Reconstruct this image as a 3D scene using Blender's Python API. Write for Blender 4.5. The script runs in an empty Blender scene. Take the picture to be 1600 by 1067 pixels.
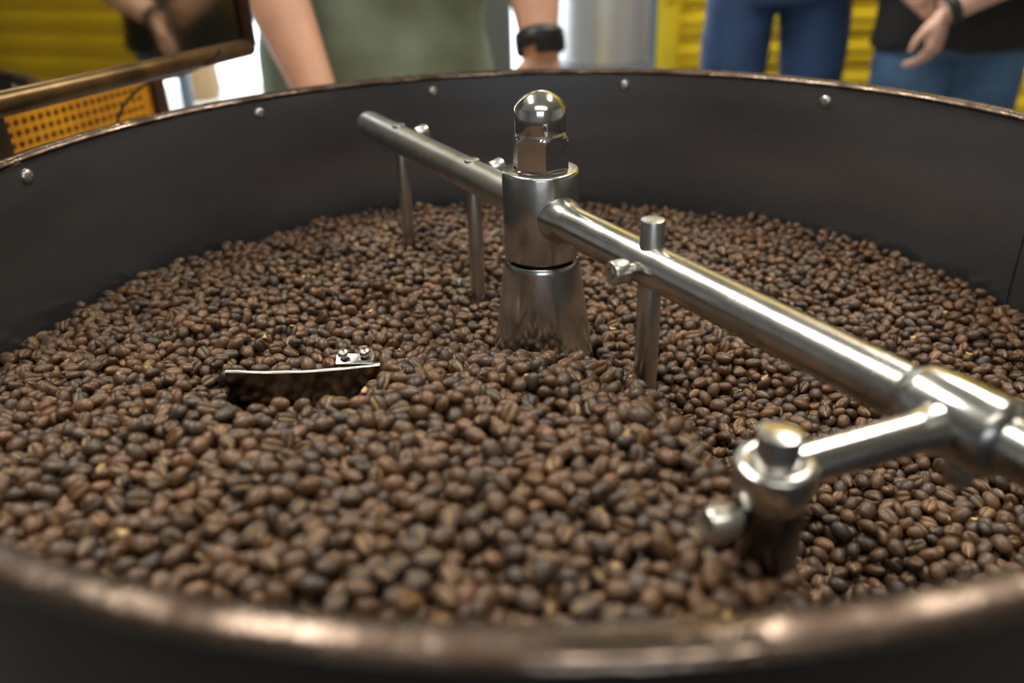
import bpy, bmesh, math, random
import numpy as np
from mathutils import Vector, Matrix, Quaternion, noise
random.seed(4); rng = np.random.default_rng(4)
PI = math.pi; R = math.radians
S = bpy.context.scene
COL = S.collection

# ------------------------------------------------------------------ camera
# origin: centre of the tray at the height of its rim; z up; the floor is 0.95 m below the rim
FPX = 1300.0
CF = Vector((-0.0372066, 0.88957813, -0.45526522))
CU = Vector((0.01371073, 0.45599221, 0.88987815))
CR = Vector((0.99921353, 0.02686732, -0.02916269))
CC = Vector((0, -0.45696, 0.12852))
FLOOR = -0.95
cam = bpy.data.cameras.new('camera'); camo = bpy.data.objects.new('camera', cam); COL.objects.link(camo)
cam.sensor_width = 36; cam.sensor_fit = 'HORIZONTAL'; cam.lens = FPX / 1600 * 36
m = Matrix((CR, CU, -CF)).transposed().to_4x4(); m.translation = CC; camo.matrix_world = m
cam.clip_start = 0.01; cam.clip_end = 200
cam.dof.use_dof = True; cam.dof.focus_distance = 0.455; cam.dof.aperture_fstop = 5.0
S.camera = camo
S.view_settings.view_transform = 'Standard'; S.view_settings.look = 'None'
S.view_settings.gamma = 1; S.view_settings.use_curve_mapping = False
S.view_settings.exposure = 0.28

def pix_ray(x, y):
    return CF * FPX + CR * (x - 800) - CU * (y - 533.5)
def at(x, y, D):                      # the place seen at a pixel, D metres away on plan
    r = pix_ray(x, y); r = r / math.hypot(r.x, r.y); return CC + r * D
def on_z(x, y, z):
    r = pix_ray(x, y); return CC + r * ((z - CC.z) / r.z)
def on_y(x, y, Y):
    r = pix_ray(x, y); return CC + r * ((Y - CC.y) / r.y)
def proj(P):
    v = Vector(P) - CC; d = v.dot(CF)
    return 800 + FPX * v.dot(CR) / d, 533.5 - FPX * v.dot(CU) / d, d

# ------------------------------------------------------------------ world and lamps
w = bpy.data.worlds.new('daylight'); S.world = w; w.use_nodes = True
bg = w.node_tree.nodes['Background']; bg.inputs[0].default_value = (0.80, 0.90, 1.0, 1); bg.inputs[1].default_value = 3.2

# ------------------------------------------------------------------ materials
def mat(name, col, rough=0.5, metal=0.0, spec=0.5):
    mt = bpy.data.materials.new(name); mt.use_nodes = True
    b = mt.node_tree.nodes['Principled BSDF']
    b.inputs['Base Color'].default_value = (*col, 1); b.inputs['Roughness'].default_value = rough
    b.inputs['Metallic'].default_value = metal; b.inputs['Specular IOR Level'].default_value = spec
    return mt
def nodes(mt):
    nt = mt.node_tree; return nt, nt.nodes, nt.links, nt.nodes['Principled BSDF']
def grime(mt, c1, c2, scale=30, lo=0.35, hi=0.65, r1=None, r2=None, stretch=(1, 1, 1), bump=0.0, detail=6, bscale=None):
    nt, N, L, b = nodes(mt)
    tc = N.new('ShaderNodeTexCoord'); mp = N.new('ShaderNodeMapping'); mp.inputs['Scale'].default_value = stretch
    L.new(tc.outputs['Object'], mp.inputs[0])
    no = N.new('ShaderNodeTexNoise'); no.inputs['Scale'].default_value = scale; no.inputs['Detail'].default_value = detail
    L.new(mp.outputs[0], no.inputs[0])
    mr = N.new('ShaderNodeMapRange'); mr.inputs[1].default_value = lo; mr.inputs[2].default_value = hi
    L.new(no.outputs[0], mr.inputs[0])
    mx = N.new('ShaderNodeMix'); mx.data_type = 'RGBA'
    mx.inputs[6].default_value = (*c1, 1); mx.inputs[7].default_value = (*c2, 1)
    L.new(mr.outputs[0], mx.inputs[0]); L.new(mx.outputs[2], b.inputs['Base Color'])
    if r1 is not None:
        m2 = N.new('ShaderNodeMapRange'); m2.inputs[3].default_value = r1; m2.inputs[4].default_value = r2
        L.new(mr.outputs[0], m2.inputs[0]); L.new(m2.outputs[0], b.inputs['Roughness'])
    if bump:
        n2 = N.new('ShaderNodeTexNoise'); n2.inputs['Scale'].default_value = bscale or scale * 4; n2.inputs['Detail'].default_value = 4
        L.new(mp.outputs[0], n2.inputs[0])
        bp = N.new('ShaderNodeBump'); bp.inputs['Strength'].default_value = 1; bp.inputs['Distance'].default_value = bump
        L.new(n2.outputs[0], bp.inputs['Height']); L.new(bp.outputs[0], b.inputs['Normal'])
    return mt

M = {}
M['steel_pol'] = grime(mat('polished steel', (0.62, 0.61, 0.59), 0.2, 1), (0.66, 0.655, 0.64), (0.38, 0.36, 0.32), 55, 0.42, 0.75, 0.17, 0.32, bump=0.00004)
M['steel'] = grime(mat('brushed steel', (0.55, 0.54, 0.52), 0.28, 1), (0.60, 0.59, 0.57), (0.38, 0.36, 0.32), 40, 0.40, 0.72, 0.28, 0.42, bump=0.00003)
M['steel_dirty'] = grime(mat('oily steel', (0.4, 0.37, 0.32), 0.35, 1), (0.46, 0.42, 0.36), (0.22, 0.17, 0.12), 60, 0.35, 0.65, 0.28, 0.45)
M['chrome'] = grime(mat('chrome nut', (0.7, 0.7, 0.68), 0.12, 1), (0.74, 0.74, 0.72), (0.5, 0.47, 0.4), 90, 0.5, 0.8, 0.12, 0.25)
M['tray_wall'] = grime(mat('stained drum steel', (0.16, 0.16, 0.16), 0.3, 0.88), (0.27, 0.295, 0.325), (0.145, 0.15, 0.16), 5, 0.25, 0.75, 0.27, 0.38, detail=2, stretch=(1, 1, 3.5), bump=0.0002, bscale=7)
M['rim'] = grime(mat('coffee stained rim', (0.3, 0.22, 0.16), 0.38, 0.9), (0.18, 0.135, 0.105), (0.05, 0.03, 0.02), 34, 0.38, 0.60, 0.16, 0.5, bump=0.0007, bscale=150)
M['black_steel'] = grime(mat('black outer jacket', (0.03, 0.027, 0.025), 0.5, 0.0), (0.010, 0.008, 0.007), (0.005, 0.004, 0.0035), 20); nodes(M['black_steel'])[3].inputs['Specular IOR Level'].default_value = .2
M['steel_dark'] = grime(mat('oil blackened steel', (0.2, 0.18, 0.17), 0.2, 1), (0.20, 0.19, 0.19), (0.09, 0.075, 0.065), 60, 0.35, 0.65, 0.16, 0.35)
M['paddle'] = mat('oil darkened blade', (0.20, 0.17, 0.14), 0.2, 1)
M['edge_glint'] = mat('blade edge with painted glint', (0.85, 0.84, 0.8), 0.42, 1)  # paler base colour carries the highlight along the paddle's top
M['screw'] = mat('screw steel', (0.66, 0.64, 0.58), 0.33, 1)
M['dark'] = mat('socket dark', (0.01, 0.01, 0.01), 0.6)
M['yellow'] = grime(mat('yellow painted metal', (0.80, 0.56, 0.015), 0.42), (0.86, 0.63, 0.018), (0.66, 0.47, 0.02), 3, 0.45, 0.75)
M['orange'] = grime(mat('orange yellow guard', (0.80, 0.36, 0.015), 0.5), (0.84, 0.38, 0.012), (0.6, 0.24, 0.01), 12)
M['brown_post'] = mat('dark brown painted steel', (0.045, 0.018, 0.012), 0.4)
M['casing'] = mat('rust brown casing', (0.13, 0.03, 0.008), 0.6)
M['bar'] = grime(mat('worn dark bronze tube', (0.16, 0.10, 0.04), 0.36, 0.75), (0.20, 0.12, 0.045), (0.07, 0.04, 0.02), 25, bump=0.0002)
M['mirror'] = grime(mat('dark polished door sheet', (0.36, 0.33, 0.26), 0.03, 1), (0.46, 0.43, 0.34), (0.38, 0.34, 0.24), 9, 0.45, 0.7, 0.035, 0.10)
M['cable'] = mat('dark cable', (0.03, 0.015, 0.01), 0.5)
M['concrete'] = grime(mat('grey concrete floor', (0.3, 0.29, 0.27), 0.7), (0.34, 0.33, 0.31), (0.24, 0.23, 0.22), 3)
M['ceil'] = mat('pale ceiling paint', (0.40, 0.385, 0.34), 0.8)
M['wallgrey'] = mat('grey painted wall', (0.20, 0.20, 0.20), 0.8)
M['wallpale'] = mat('pale grey wall', (0.42, 0.42, 0.41), 0.8)
M['silo'] = mat('pale steel cylinder', (0.62, 0.61, 0.60), 0.35, 0.6)
M['blue_post'] = mat('blue grey frame', (0.22, 0.30, 0.40), 0.4, 0.3)
M['pole'] = mat('grey green pole', (0.16, 0.18, 0.17), 0.6)
M['blackplastic'] = mat('black plastic', (0.012, 0.012, 0.014), 0.45)
M['sack'] = mat('tan burlap', (0.40, 0.28, 0.15), 0.9)
M['white'] = mat('white board', (0.8, 0.8, 0.8), 0.6)
def skin_mat(n, c):
    return grime(mat(n, c, 0.5), c, tuple(k * 0.86 for k in c), 18)
M['skin_a'] = skin_mat('skin warm', (0.68, 0.36, 0.235))
M['skin_b'] = skin_mat('skin pale', (0.70, 0.42, 0.32))
M['green_cloth'] = grime(mat('sage green cotton', (0.20, 0.235, 0.165), 0.9), (0.21, 0.25, 0.175), (0.175, 0.21, 0.15), 14, bump=0.012, bscale=7)
M['black_cloth'] = mat('black cotton', (0.012, 0.012, 0.013), 0.9)
M['denim_a'] = grime(mat('dark blue denim', (0.025, 0.06, 0.15), 0.85), (0.03, 0.075, 0.19), (0.016, 0.035, 0.09), 9, bump=0.002, bscale=25)
M['denim_b'] = grime(mat('mid blue denim', (0.06, 0.13, 0.25), 0.85), (0.075, 0.16, 0.30), (0.035, 0.08, 0.16), 9, bump=0.002, bscale=25)
M['khaki'] = mat('grey shorts', (0.2, 0.22, 0.2), 0.9)
M['shoe'] = mat('black shoe', (0.02, 0.02, 0.02), 0.5)
M['hair'] = mat('dark hair', (0.03, 0.018, 0.01), 0.5)
M['eye'] = mat('eye white', (0.8, 0.8, 0.8), 0.2)
M['tattoo'] = mat('tattoo ink', (0.12, 0.11, 0.10), 0.6)
def emit(name, col, st):
    mt = mat(name, col); b = nodes(mt)[3]
    b.inputs['Emission Color'].default_value = (*col, 1); b.inputs['Emission Strength'].default_value = st; return mt
M['lamp_tube'] = emit('lit diffuser', (1.0, 0.95, 0.87), 26)
M['lamp_dim'] = emit('dimmer lit diffuser', (1.0, 0.95, 0.87), 9)
M['lamp_body'] = mat('white lamp body', (0.7, 0.7, 0.7), 0.5)

# ------------------------------------------------------------------ mesh helpers
def link(name, me, parent=None, material=None, smooth=True):
    o = bpy.data.objects.new(name, me); COL.objects.link(o)
    if parent: o.parent = parent
    if material is not None and not me.materials: me.materials.append(material)
    if smooth:
        me.polygons.foreach_set('use_smooth', [True] * len(me.polygons))
        if smooth == 'auto':
            me.set_sharp_from_angle(angle=R(38))
    me.update(); return o
def obj(name, bm, material, parent=None, smooth='auto'):
    me = bpy.data.meshes.new(name); bm.normal_update(); bm.to_mesh(me); bm.free()
    return link(name, me, parent, material, smooth)
def empty(name, loc=(0, 0, 0), parent=None):
    o = bpy.data.objects.new(name, None); o.empty_display_size = 0.05; COL.objects.link(o); o.location = loc
    if parent: o.parent = parent
    return o
def tag(o, label, cat, group=None, kind=None):
    if label: o['label'] = label
    if cat: o['category'] = cat
    if group: o['group'] = group
    if kind: o['kind'] = kind
    return o
def frame(d):
    d = Vector(d).normalized(); a = Vector((0, 0, 1)) if abs(d.z) < 0.95 else Vector((1, 0, 0))
    u = a.cross(d).normalized(); return u, d.cross(u), d
def lathe(bm, prof, base=(0, 0, 0), axis=(0, 0, 1), n=40, close=True):
    """prof = [(r, h)...] spun about the axis"""
    u, v, d = frame(axis); base = Vector(base); rings = []
    for r, h in prof:
        if r <= 1e-7: rings.append([bm.verts.new(base + d * h)])
        else: rings.append([bm.verts.new(base + d * h + (u * math.cos(2 * PI * k / n) + v * math.sin(2 * PI * k / n)) * r) for k in range(n)])
    for a, b in zip(rings, rings[1:]):
        for k in range(n):
            q = (k + 1) % n
            if len(a) == 1 and len(b) == 1: continue
            if len(a) == 1: bm.faces.new((a[0], b[k], b[q]))
            elif len(b) == 1: bm.faces.new((a[k], a[q], b[0]))
            else: bm.faces.new((a[k], a[q], b[q], b[k]))
    if close:
        for rg, fl in ((rings[0], True), (rings[-1], False)):
            if len(rg) > 2: bm.faces.new(list(reversed(rg)) if fl else rg)
def cyl(bm, a, b, r, n=24, bev=0.0, r2=None):
    a, b = Vector(a), Vector(b); L = (b - a).length; r2 = r if r2 is None else r2
    if bev: prof = [(r - bev, 0), (r - bev * .3, bev * .3), (r, bev), (r2, L - bev), (r2 - bev * .3, L - bev * .3), (r2 - bev, L)]
    else: prof = [(r, 0), (r2, L)]
    lathe(bm, prof, a, b - a, n)
def box(bm, c, s, rot=None, bev=0.0):
    r = bmesh.ops.create_cube(bm, size=1); vs = r['verts']
    mt = Matrix.Translation(Vector(c)) @ ((rot or Matrix.Identity(3)).to_4x4()) @ Matrix.Diagonal((*s, 1))
    bmesh.ops.transform(bm, matrix=mt, verts=vs)
    if bev:
        es = list({e for v in vs for e in v.link_edges})
        bmesh.ops.bevel(bm, geom=es, offset=bev, segments=2, affect='EDGES', profile=0.5)
def tube(bm, pts, rads, n=12, squash=None, cap=True):
    """smooth tapering tube through points; squash = (width factor along side, depth factor)"""
    pts = [Vector(p) for p in pts]; rings = []
    prev = None
    for i, p in enumerate(pts):
        d = (pts[min(i + 1, len(pts) - 1)] - pts[max(i - 1, 0)]).normalized()
        if prev is None: u, v, _ = frame(d)
        else: u = (prev - d * prev.dot(d)).normalized(); v = d.cross(u)
        prev = u; r = rads[i]
        rx, ry = r if isinstance(r, tuple) else (r, r)
        rings.append([bm.verts.new(p + u * math.cos(2 * PI * k / n) * rx + v * math.sin(2 * PI * k / n) * ry) for k in range(n)])
    for a, b in zip(rings, rings[1:]):
        for k in range(n): bm.faces.new((a[k], a[(k + 1) % n], b[(k + 1) % n], b[k]))
    if cap: bm.faces.new(list(reversed(rings[0]))); bm.faces.new(rings[-1])
def ball(bm, c, r, seg=14):
    q = bmesh.ops.create_uvsphere(bm, u_segments=seg, v_segments=max(6, seg // 2), radius=1)
    s = r if isinstance(r, (tuple, list)) else (r, r, r)
    bmesh.ops.transform(bm, matrix=Matrix.Translation(Vector(c)) @ Matrix.Diagonal((*s, 1)), verts=q['verts'])
def struct(name, bm, mt, smooth='auto'):
    o = obj(name, bm, mt, None, smooth); o['kind'] = 'structure'; return o

# ------------------------------------------------------------------ the room
XL, XR, YB, YF, ZC = -3.4, 3.6, 2.45, -3.0, 1.95
bm = bmesh.new(); box(bm, (0.1, (YB + YF) / 2 + 1.2, FLOOR - 0.05), (XR - XL + .4, YB - YF + 2.9, 0.1)); struct('floor', bm, M['concrete'])
bm = bmesh.new(); box(bm, (0.1, (YB + YF) / 2, ZC + 0.05), (XR - XL, YB - YF + .2, 0.1)); struct('ceiling', bm, M['ceil'])
bm = bmesh.new(); box(bm, (XR + .05, (YB + YF) / 2, (FLOOR + ZC) / 2), (0.1, YB - YF, ZC - FLOOR)); struct('wall_right', bm, M['wallpale'])
bm = bmesh.new(); box(bm, (XL - .05, (YB + YF) / 2, (FLOOR + ZC) / 2), (0.1, YB - YF, ZC - FLOOR)); struct('wall_left', bm, M['wallgrey'])
bm = bmesh.new()      # wall behind the camera; its unseen window gap is added as fill light
for x0, x1, z0, z1 in ((XL, -.7, FLOOR, ZC), (.9, XR, FLOOR, ZC), (-.7, .9, FLOOR, 0.4), (-.7, .9, 1.35, ZC)):
    box(bm, ((x0 + x1) / 2, YF - .05, (z0 + z1) / 2), (x1 - x0, 0.1, z1 - z0))
struct('wall_front', bm, M['wallgrey'])
bm = bmesh.new()  # frame of the window added out of view to brighten the tray wall
for x0, x1, z0, z1 in ((-.7, .9, .4, .45), (-.7, .9, 1.30, 1.35), (-.7, -.65, .4, 1.35), (.85, .9, .4, 1.35), (.075, .125, .4, 1.35)):
    box(bm, ((x0 + x1) / 2, YF - .02, (z0 + z1) / 2), (x1 - x0, 0.08, z1 - z0))
struct('fill_window_1', bm, M['lamp_body'])
# back wall: yellow ribbed sheet to the right of the opening, built as its ribs
WX0 = on_y(1058, 50, YB).x
wall = empty('wall_back', (0, 0, 0)); wall['kind'] = 'structure'
def rib_sheet(x0, x1, z0, z1, pitch=0.098):
    z = z0; first = None; k = 0
    prof = [(0, 0), (0, .028), (-.020, .036), (-.020, .044), (-.004, .050), (-.004, .056), (-.020, .062), (-.020, .082), (0, .090), (0, pitch)]
    bm = bmesh.new()
    rows = []
    for yy, zz in prof: rows.append((bm.verts.new((x0, YB + yy, zz)), bm.verts.new((x1, YB + yy, zz))))
    for a, b in zip(rows, rows[1:]): bm.faces.new((a[0], a[1], b[1], b[0]))
    o = obj('ribbed_board', bm, M['yellow'], wall, smooth=False); me = o.data; o.location.z = z
    z += pitch
    while z + pitch <= z1 + .01:
        c = o.copy(); COL.objects.link(c); c.parent = wall; c.location.z = z; z += pitch
rib_sheet(WX0, XR, FLOOR, ZC)
# head of the wide opening, above what the camera sees
bm = bmesh.new(); box(bm, ((XL + WX0) / 2, YB + .03, (1.30 + ZC) / 2), (WX0 - XL, 0.1, ZC - 1.30)); o = obj('lintel', bm, M['yellow'], wall)
# yellow post on the edge of the opening
pa = on_y(1026, 50, YB - .05); pb = on_y(1060, 50, YB - .05)
bm = bmesh.new(); box(bm, ((pa.x + pb.x) / 2, YB - .03, (FLOOR + ZC) / 2), (pb.x - pa.x, 0.06, ZC - FLOOR), bev=.004)
box(bm, ((pa.x + pb.x) / 2, YB - .065, -0.10), (0.03, .012, .05), bev=.003)
struct('trim_1', bm, M['yellow'])
pc = on_y(1002, 50, YB - .05)
bm = bmesh.new(); box(bm, ((pa.x + pc.x) / 2 - .002, YB - .02, (FLOOR + ZC) / 2), (pa.x - pc.x, 0.07, ZC - FLOOR), bev=.004); struct('trim_2', bm, M['blue_post'])

# ------------------------------------------------------------------ ceiling lamps
def lamp(x, y, lx, ly, label, mt='lamp_tube'):
    t = empty('ceiling_light', (x, y, ZC)); tag(t, label, 'light', 'ceiling lights')
    bm = bmesh.new(); box(bm, (0, 0, -.02), (lx + .06, ly + .06, .04), bev=.005); obj('lamp_body', bm, M['lamp_body'], t)
    bm = bmesh.new(); box(bm, (0, 0, -.05), (lx, ly, .02), bev=.004); obj('diffuser', bm, M[mt], t)
lamp(-0.9, 0.7, 0.32, 1.5, 'wide white ceiling light panel to the left of the tray')
lamp(1.0, 1.2, 0.32, 1.5, 'wide white ceiling light panel near the yellow wall')
lamp(0.2, -1.1, 1.5, 0.32, 'wide white ceiling light panel behind the camera', 'lamp_dim')

# ------------------------------------------------------------------ the cooling tray
RW = 0.335; ZB = -0.155
tray = empty('cooling_tray', (0, 0, FLOOR))
tag(tray, 'large round dark steel cooling tray full of roasted coffee beans', 'cooling tray')
def tobj(name, bm, mt, parent=None, smooth='auto'):
    """mesh made in world coordinates, put under a thing whose base is on the floor"""
    p = parent or tray
    z = Vector((0, 0, 0)); q = p
    while q: z += q.location; q = q.parent
    bmesh.ops.translate(bm, vec=-z, verts=bm.verts); return obj(name, bm, mt, p, smooth)
bm = bmesh.new(); n = 160
lathe(bm, [(RW, 0.0), (RW, -.02), (RW, -.05), (RW, -.10), (RW, ZB)], n=n, close=False)
tobj('inner_wall', bm, M['tray_wall'])
bm = bmesh.new(); lathe(bm, [(RW + .006, ZB - .03), (RW + .006, -.002)], n=n, close=False); tobj('outer_jacket', bm, M['black_steel'])
bm = bmesh.new(); lathe(bm, [(RW + .006, ZB - .03), (0.03, ZB - .03), (.03, ZB), (RW, ZB)], n=96, close=False); tobj('perforated_floor', bm, M['steel_dirty'])
bm = bmesh.new()   # rolled rim
prof = [(RW + .0035 + .0061 * math.cos(a), .0030 * math.sin(a) + 0.0) for a in [2 * PI * k / 14 for k in range(15)]]
rings = []
for k in range(n):
    a = 2 * PI * k / n; rings.append([bm.verts.new((r * math.cos(a), r * math.sin(a), z)) for r, z in prof[:-1]])
for k in range(n):
    A, B = rings[k], rings[(k + 1) % n]
    for j in range(14): bm.faces.new((A[j], B[j], B[(j + 1) % 14], A[(j + 1) % 14]))
tobj('rim', bm, M['rim'])
bm = bmesh.new(); lathe(bm, [(.36, FLOOR), (.36, -.30), (.35, -.26), (.30, -.22), (.30, ZB - .03)], n=64, close=False); tobj('base_housing', bm, M['yellow'])
# button heads along the wall just under the rim
def on_cyl(x, y, rad):
    r = pix_ray(x, y); a = r.x ** 2 + r.y ** 2; b = 2 * (CC.x * r.x + CC.y * r.y); c = CC.x ** 2 + CC.y ** 2 - rad ** 2
    return CC + r * ((-b + math.sqrt(b * b - 4 * a * c)) / 2 / a)
heads = [(42, 275), (405, 177), (677, 143), (976, 133), (1290, 158)]
src = None
for hx, hy in heads:
    p = on_cyl(hx, hy, RW); ang = math.atan2(p.y, p.x)
    if src is None:
        bm = bmesh.new()
        lathe(bm, [(.0048, 0), (.0048, .0006), (.0042, .0018), (.003, .0026), (.0017, .003), (.0016, .0014), (0, .0014)], (0, 0, 0), (-1, 0, 0), n=20, close=False)
        src = obj('button_head', bm, M['screw'], tray); o = src
    else:
        o = src.copy(); COL.objects.link(o); o.parent = tray
    o.location = (RW * math.cos(ang), RW * math.sin(ang), p.z - FLOOR); o.rotation_euler = (0, 0, ang)
# welded seam on the right-hand wall
p = on_cyl(1590, 400, RW - .0004); ang = math.atan2(p.y, p.x)
bm = bmesh.new(); cyl(bm, (p.x, p.y, -.006), (p.x, p.y, ZB), .0009, 8); tobj('wall_seam', bm, M['tray_wall'])
# fixed cone under the hub
bm = bmesh.new()
lathe(bm, [(.0180, -.0500), (.0210, -.0500), (.0217, -.0508), (.0222, -.053), (.0305, -.112), (.0360, ZB), (.036, ZB - .01)], n=56, close=False)
tobj('centre_cone', bm, M['steel_pol'])

# ------------------------------------------------------------------ the agitator
AX = R(-59); UX, UY = math.cos(AX), math.sin(AX); VX, VY = -UY, UX      # u along the near arm, v to its right-hand back
ZA = -0.0215
def arm(r, s=0, z=ZA): return Vector((UX * r + VX * s, UY * r + VY * s, z))
ag = empty('agitator', (0, 0, ZB)); tag(ag, 'polished steel stirring arm with central hub, crossing the coffee beans', 'stirring arm')
def aobj(name, bm, mt, parent=None, smooth='auto'): return tobj(name, bm, mt, parent or ag, smooth)
bm = bmesh.new()
lathe(bm, [(.0150, -.0490), (.0175, -.0490), (.0208, -.0482), (.0218, -.0470), (.0218, .0012), (.0213, .0024), (.0203, .0030), (.0150, .0030), (0.0, .0030)], n=64, close=False)
aobj('hub_collar', bm, M['steel_pol'])
bm = bmesh.new(); lathe(bm, [(.0172, -.055), (.0172, -.0475)], n=40); aobj('hub_shaft', bm, M['dark'])
# hex nut with chamfered corners
bm = bmesh.new(); n = 72; rc = .0163; ap = rc * math.cos(PI / 6); rot = R(-80)
def hexr(a, cap):
    b = ((a - rot + PI / 6) % (PI / 3)) - PI / 6
    b = ((a - rot) % (PI / 3)) - PI / 6
    return min(ap / math.cos(b), cap)
lv = [(.0032, .0155), (.0042, .0170), (.0190, .0170), (.0208, .0159), (.0222, .0147), (.0236, .0139)]
# chamfer: corners are cut where the cone is narrower than the hexagon
rings = []
for z, cap in lv: rings.append([bm.verts.new((hexr(2 * PI * k / n, cap) * math.cos(2 * PI * k / n), hexr(2 * PI * k / n, cap) * math.sin(2 * PI * k / n), z)) for k in range(n)])
for a, b in zip(rings, rings[1:]):
    for k in range(n): bm.faces.new((a[k], a[(k + 1) % n], b[(k + 1) % n], b[k]))
bm.faces.new(rings[-1]); bm.faces.new(list(reversed(rings[0])))
bmesh.ops.remove_doubles(bm, verts=bm.verts, dist=1e-6)
aobj('hex_nut', bm, M['chrome'], smooth=False)
bm = bmesh.new(); lathe(bm, [(.0152, .0029), (.0158, .0031), (.0152, .0036)], n=40, close=False); aobj('grease_ring', bm, mat('brown grease', (.12, .06, .015), .3))
bm = bmesh.new()   # cap nut: short drum and dome
pr_ = [(.0120, .0232), (.0139, .0236), (.0141, .0242), (.0141, .0366), (.0139, .0370)]
for k in range(1, 9):
    a = R(62) * (8 - k) / 8; pr_.append((.0157 * math.sin(a), .0370 + .0157 * (math.cos(a) - math.cos(R(62)))))
pr_[-1] = (0, pr_[-1][1])
lathe(bm, pr_, n=56, close=False); aobj('cap_nut', bm, M['chrome'])
# the long rods either side of the hub
RR = .0104
bm = bmesh.new()
prof = [(RR, 0)] + [(RR, .26)] + [(RR * math.cos(a), .262 + RR * .7 * math.sin(a)) for a in [PI / 2 * k / 6 for k in range(6)]] + [(0, .262 + RR * .7)]
lathe(bm, [(RR, 0), (RR, .255)] + prof[2:], arm(-.012), arm(-1) - arm(0), n=40, close=False); aobj('far_rod', bm, M['steel'])
bm = bmesh.new()
lathe(bm, [(.0135, 0), (.0128, .012), (.0112, .0175), (RR, .021), (RR, .23)], arm(.012), arm(1) - arm(0), n=40, close=False)
bm2 = bm; aobj('near_rod', bm2, M['steel_pol'])
bm = bmesh.new(); lathe(bm, [(.0100, 0), (.0114, .0008), (.012, .002), (.0114, .0035), (RR, .005)], arm(.020), arm(1) - arm(0), n=40, close=False); aobj('weld_bead', bm, M['steel_pol'])
# tee sleeve and the stub beyond
SL0, SL1 = .2465, .2780
bm = bmesh.new(); d = arm(1) - arm(0)
lathe(bm, [(RR, -.0045), (.0112, -.003), (.0124, -.0012), (.0136, .001), (.0140, .003), (.0140, SL1 - SL0 - .003), (.0132, SL1 - SL0 - .001), (RR, SL1 - SL0 + .001)], arm(SL0), d, n=40, close=False)
aobj('tee_sleeve', bm, M['steel_pol'])
bm = bmesh.new(); cyl(bm, arm(SL1 - .002), arm(.318), RR * .98, 40, bev=.001); aobj('rod_end', bm, M['steel_pol'])
def set_screw(p, d, label=None, hl=.0085, hr=.0060, nk=.005):
    """socket head screw: neck, knurled head, dark socket; d points out along the screw"""
    bm = bmesh.new(); d = Vector(d).normalized(); u, v, _ = frame(d); p = Vector(p)
    cyl(bm, p - d * .003, p + d * nk, .0030, 14)
    n = 36; q = p + d * nk
    rings = []
    for h, r in ((0, hr * .93), (hl * .08, hr), (hl * .9, hr), (hl, hr * .9), (hl, hr * .52), (hl * .5, hr * .5)):
        rings.append([bm.verts.new(q + d * h + (u * math.cos(2 * PI * k / n) + v * math.sin(2 * PI * k / n)) * (r * (1 if (k % 2 or r < hr * .95) else .965))) for k in range(n)])
    for a, b in zip(rings, rings[1:]):
        for k in range(n): bm.faces.new((a[k], a[(k + 1) % n], b[(k + 1) % n], b[k]))
    bm.faces.new(list(reversed(rings[0]))); bm.faces.new(rings[-1])
    return aobj('set_screw', bm, M['screw'])
def pin(r, ztop, zbot, rad=.0055, collar=True):
    bm = bmesh.new(); cyl(bm, arm(r, 0, zbot), arm(r, 0, ztop), rad, 28, bev=.0008)
    return aobj('stirring_pin', bm, M['steel'])
pin(-.208, ZA + RR + .0012, -.116, .0050); set_screw(arm(-.208, RR - .001), (VX, VY, .25))
pin(-.086, ZA + RR + .0008, -.140, .0050); set_screw(arm(-.086, RR - .001), (VX, VY, .25))
pin(.1005, .0015, -.140, .0058); set_screw(arm(.100, -RR + .001), (-VX, -VY, 0.05))
bm = bmesh.new(); lathe(bm, [(.0112, 0), (.0112, .0006)], arm(-.1, 0), arm(-1) - arm(0), n=40, close=False); aobj('rod_joint', bm, M['dark'])
# branch rod to the clamp ring over the outer pin
B0 = arm(.262); B1 = on_z(1211, 738, ZA); B1.z = ZA
bm = bmesh.new(); dd = (B1 - B0); L = dd.length
lathe(bm, [(.0092, 0), (.0085, .013), (.0072, .0175), (.0066, .021), (.0066, L - .006)], B0, dd, n=32, close=False); aobj('branch_rod', bm, M['steel_pol'])
bm = bmesh.new(); lathe(bm, [(.0062, .0035), (.0085, .0052), (.0106, .0052), (.0122, .0040), (.0127, .0015), (.0124, -.0035), (.0108, -.0075), (.0103, -.009)], B1, (0, 0, 1), n=44, close=False)
aobj('clamp_ring', bm, M['steel_pol'])
bm = bmesh.new(); lathe(bm, [(.0103, -.0088), (.0103, -.031), (.0088, -.034), (.0060, -.0345)], B1, (0, 0, 1), n=44, close=False); aobj('clamp_sleeve', bm, M['steel_dark'])
bm = bmesh.new(); cyl(bm, (B1.x, B1.y, -.135), (B1.x, B1.y, ZA + .0145), .0066, 32, bev=.0005); aobj('stirring_pin', bm, M['steel_pol'])
scd = Vector((-1, -.30, 0)).normalized()
set_screw(B1 + scd * .0098 + Vector((0, 0, -.015)), scd, hr=.0056, hl=.009, nk=.002)
set_screw(arm(.2655, 0, ZA - .0130), (0.05, 0, -1), hr=.0045, hl=.006, nk=.003)
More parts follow.
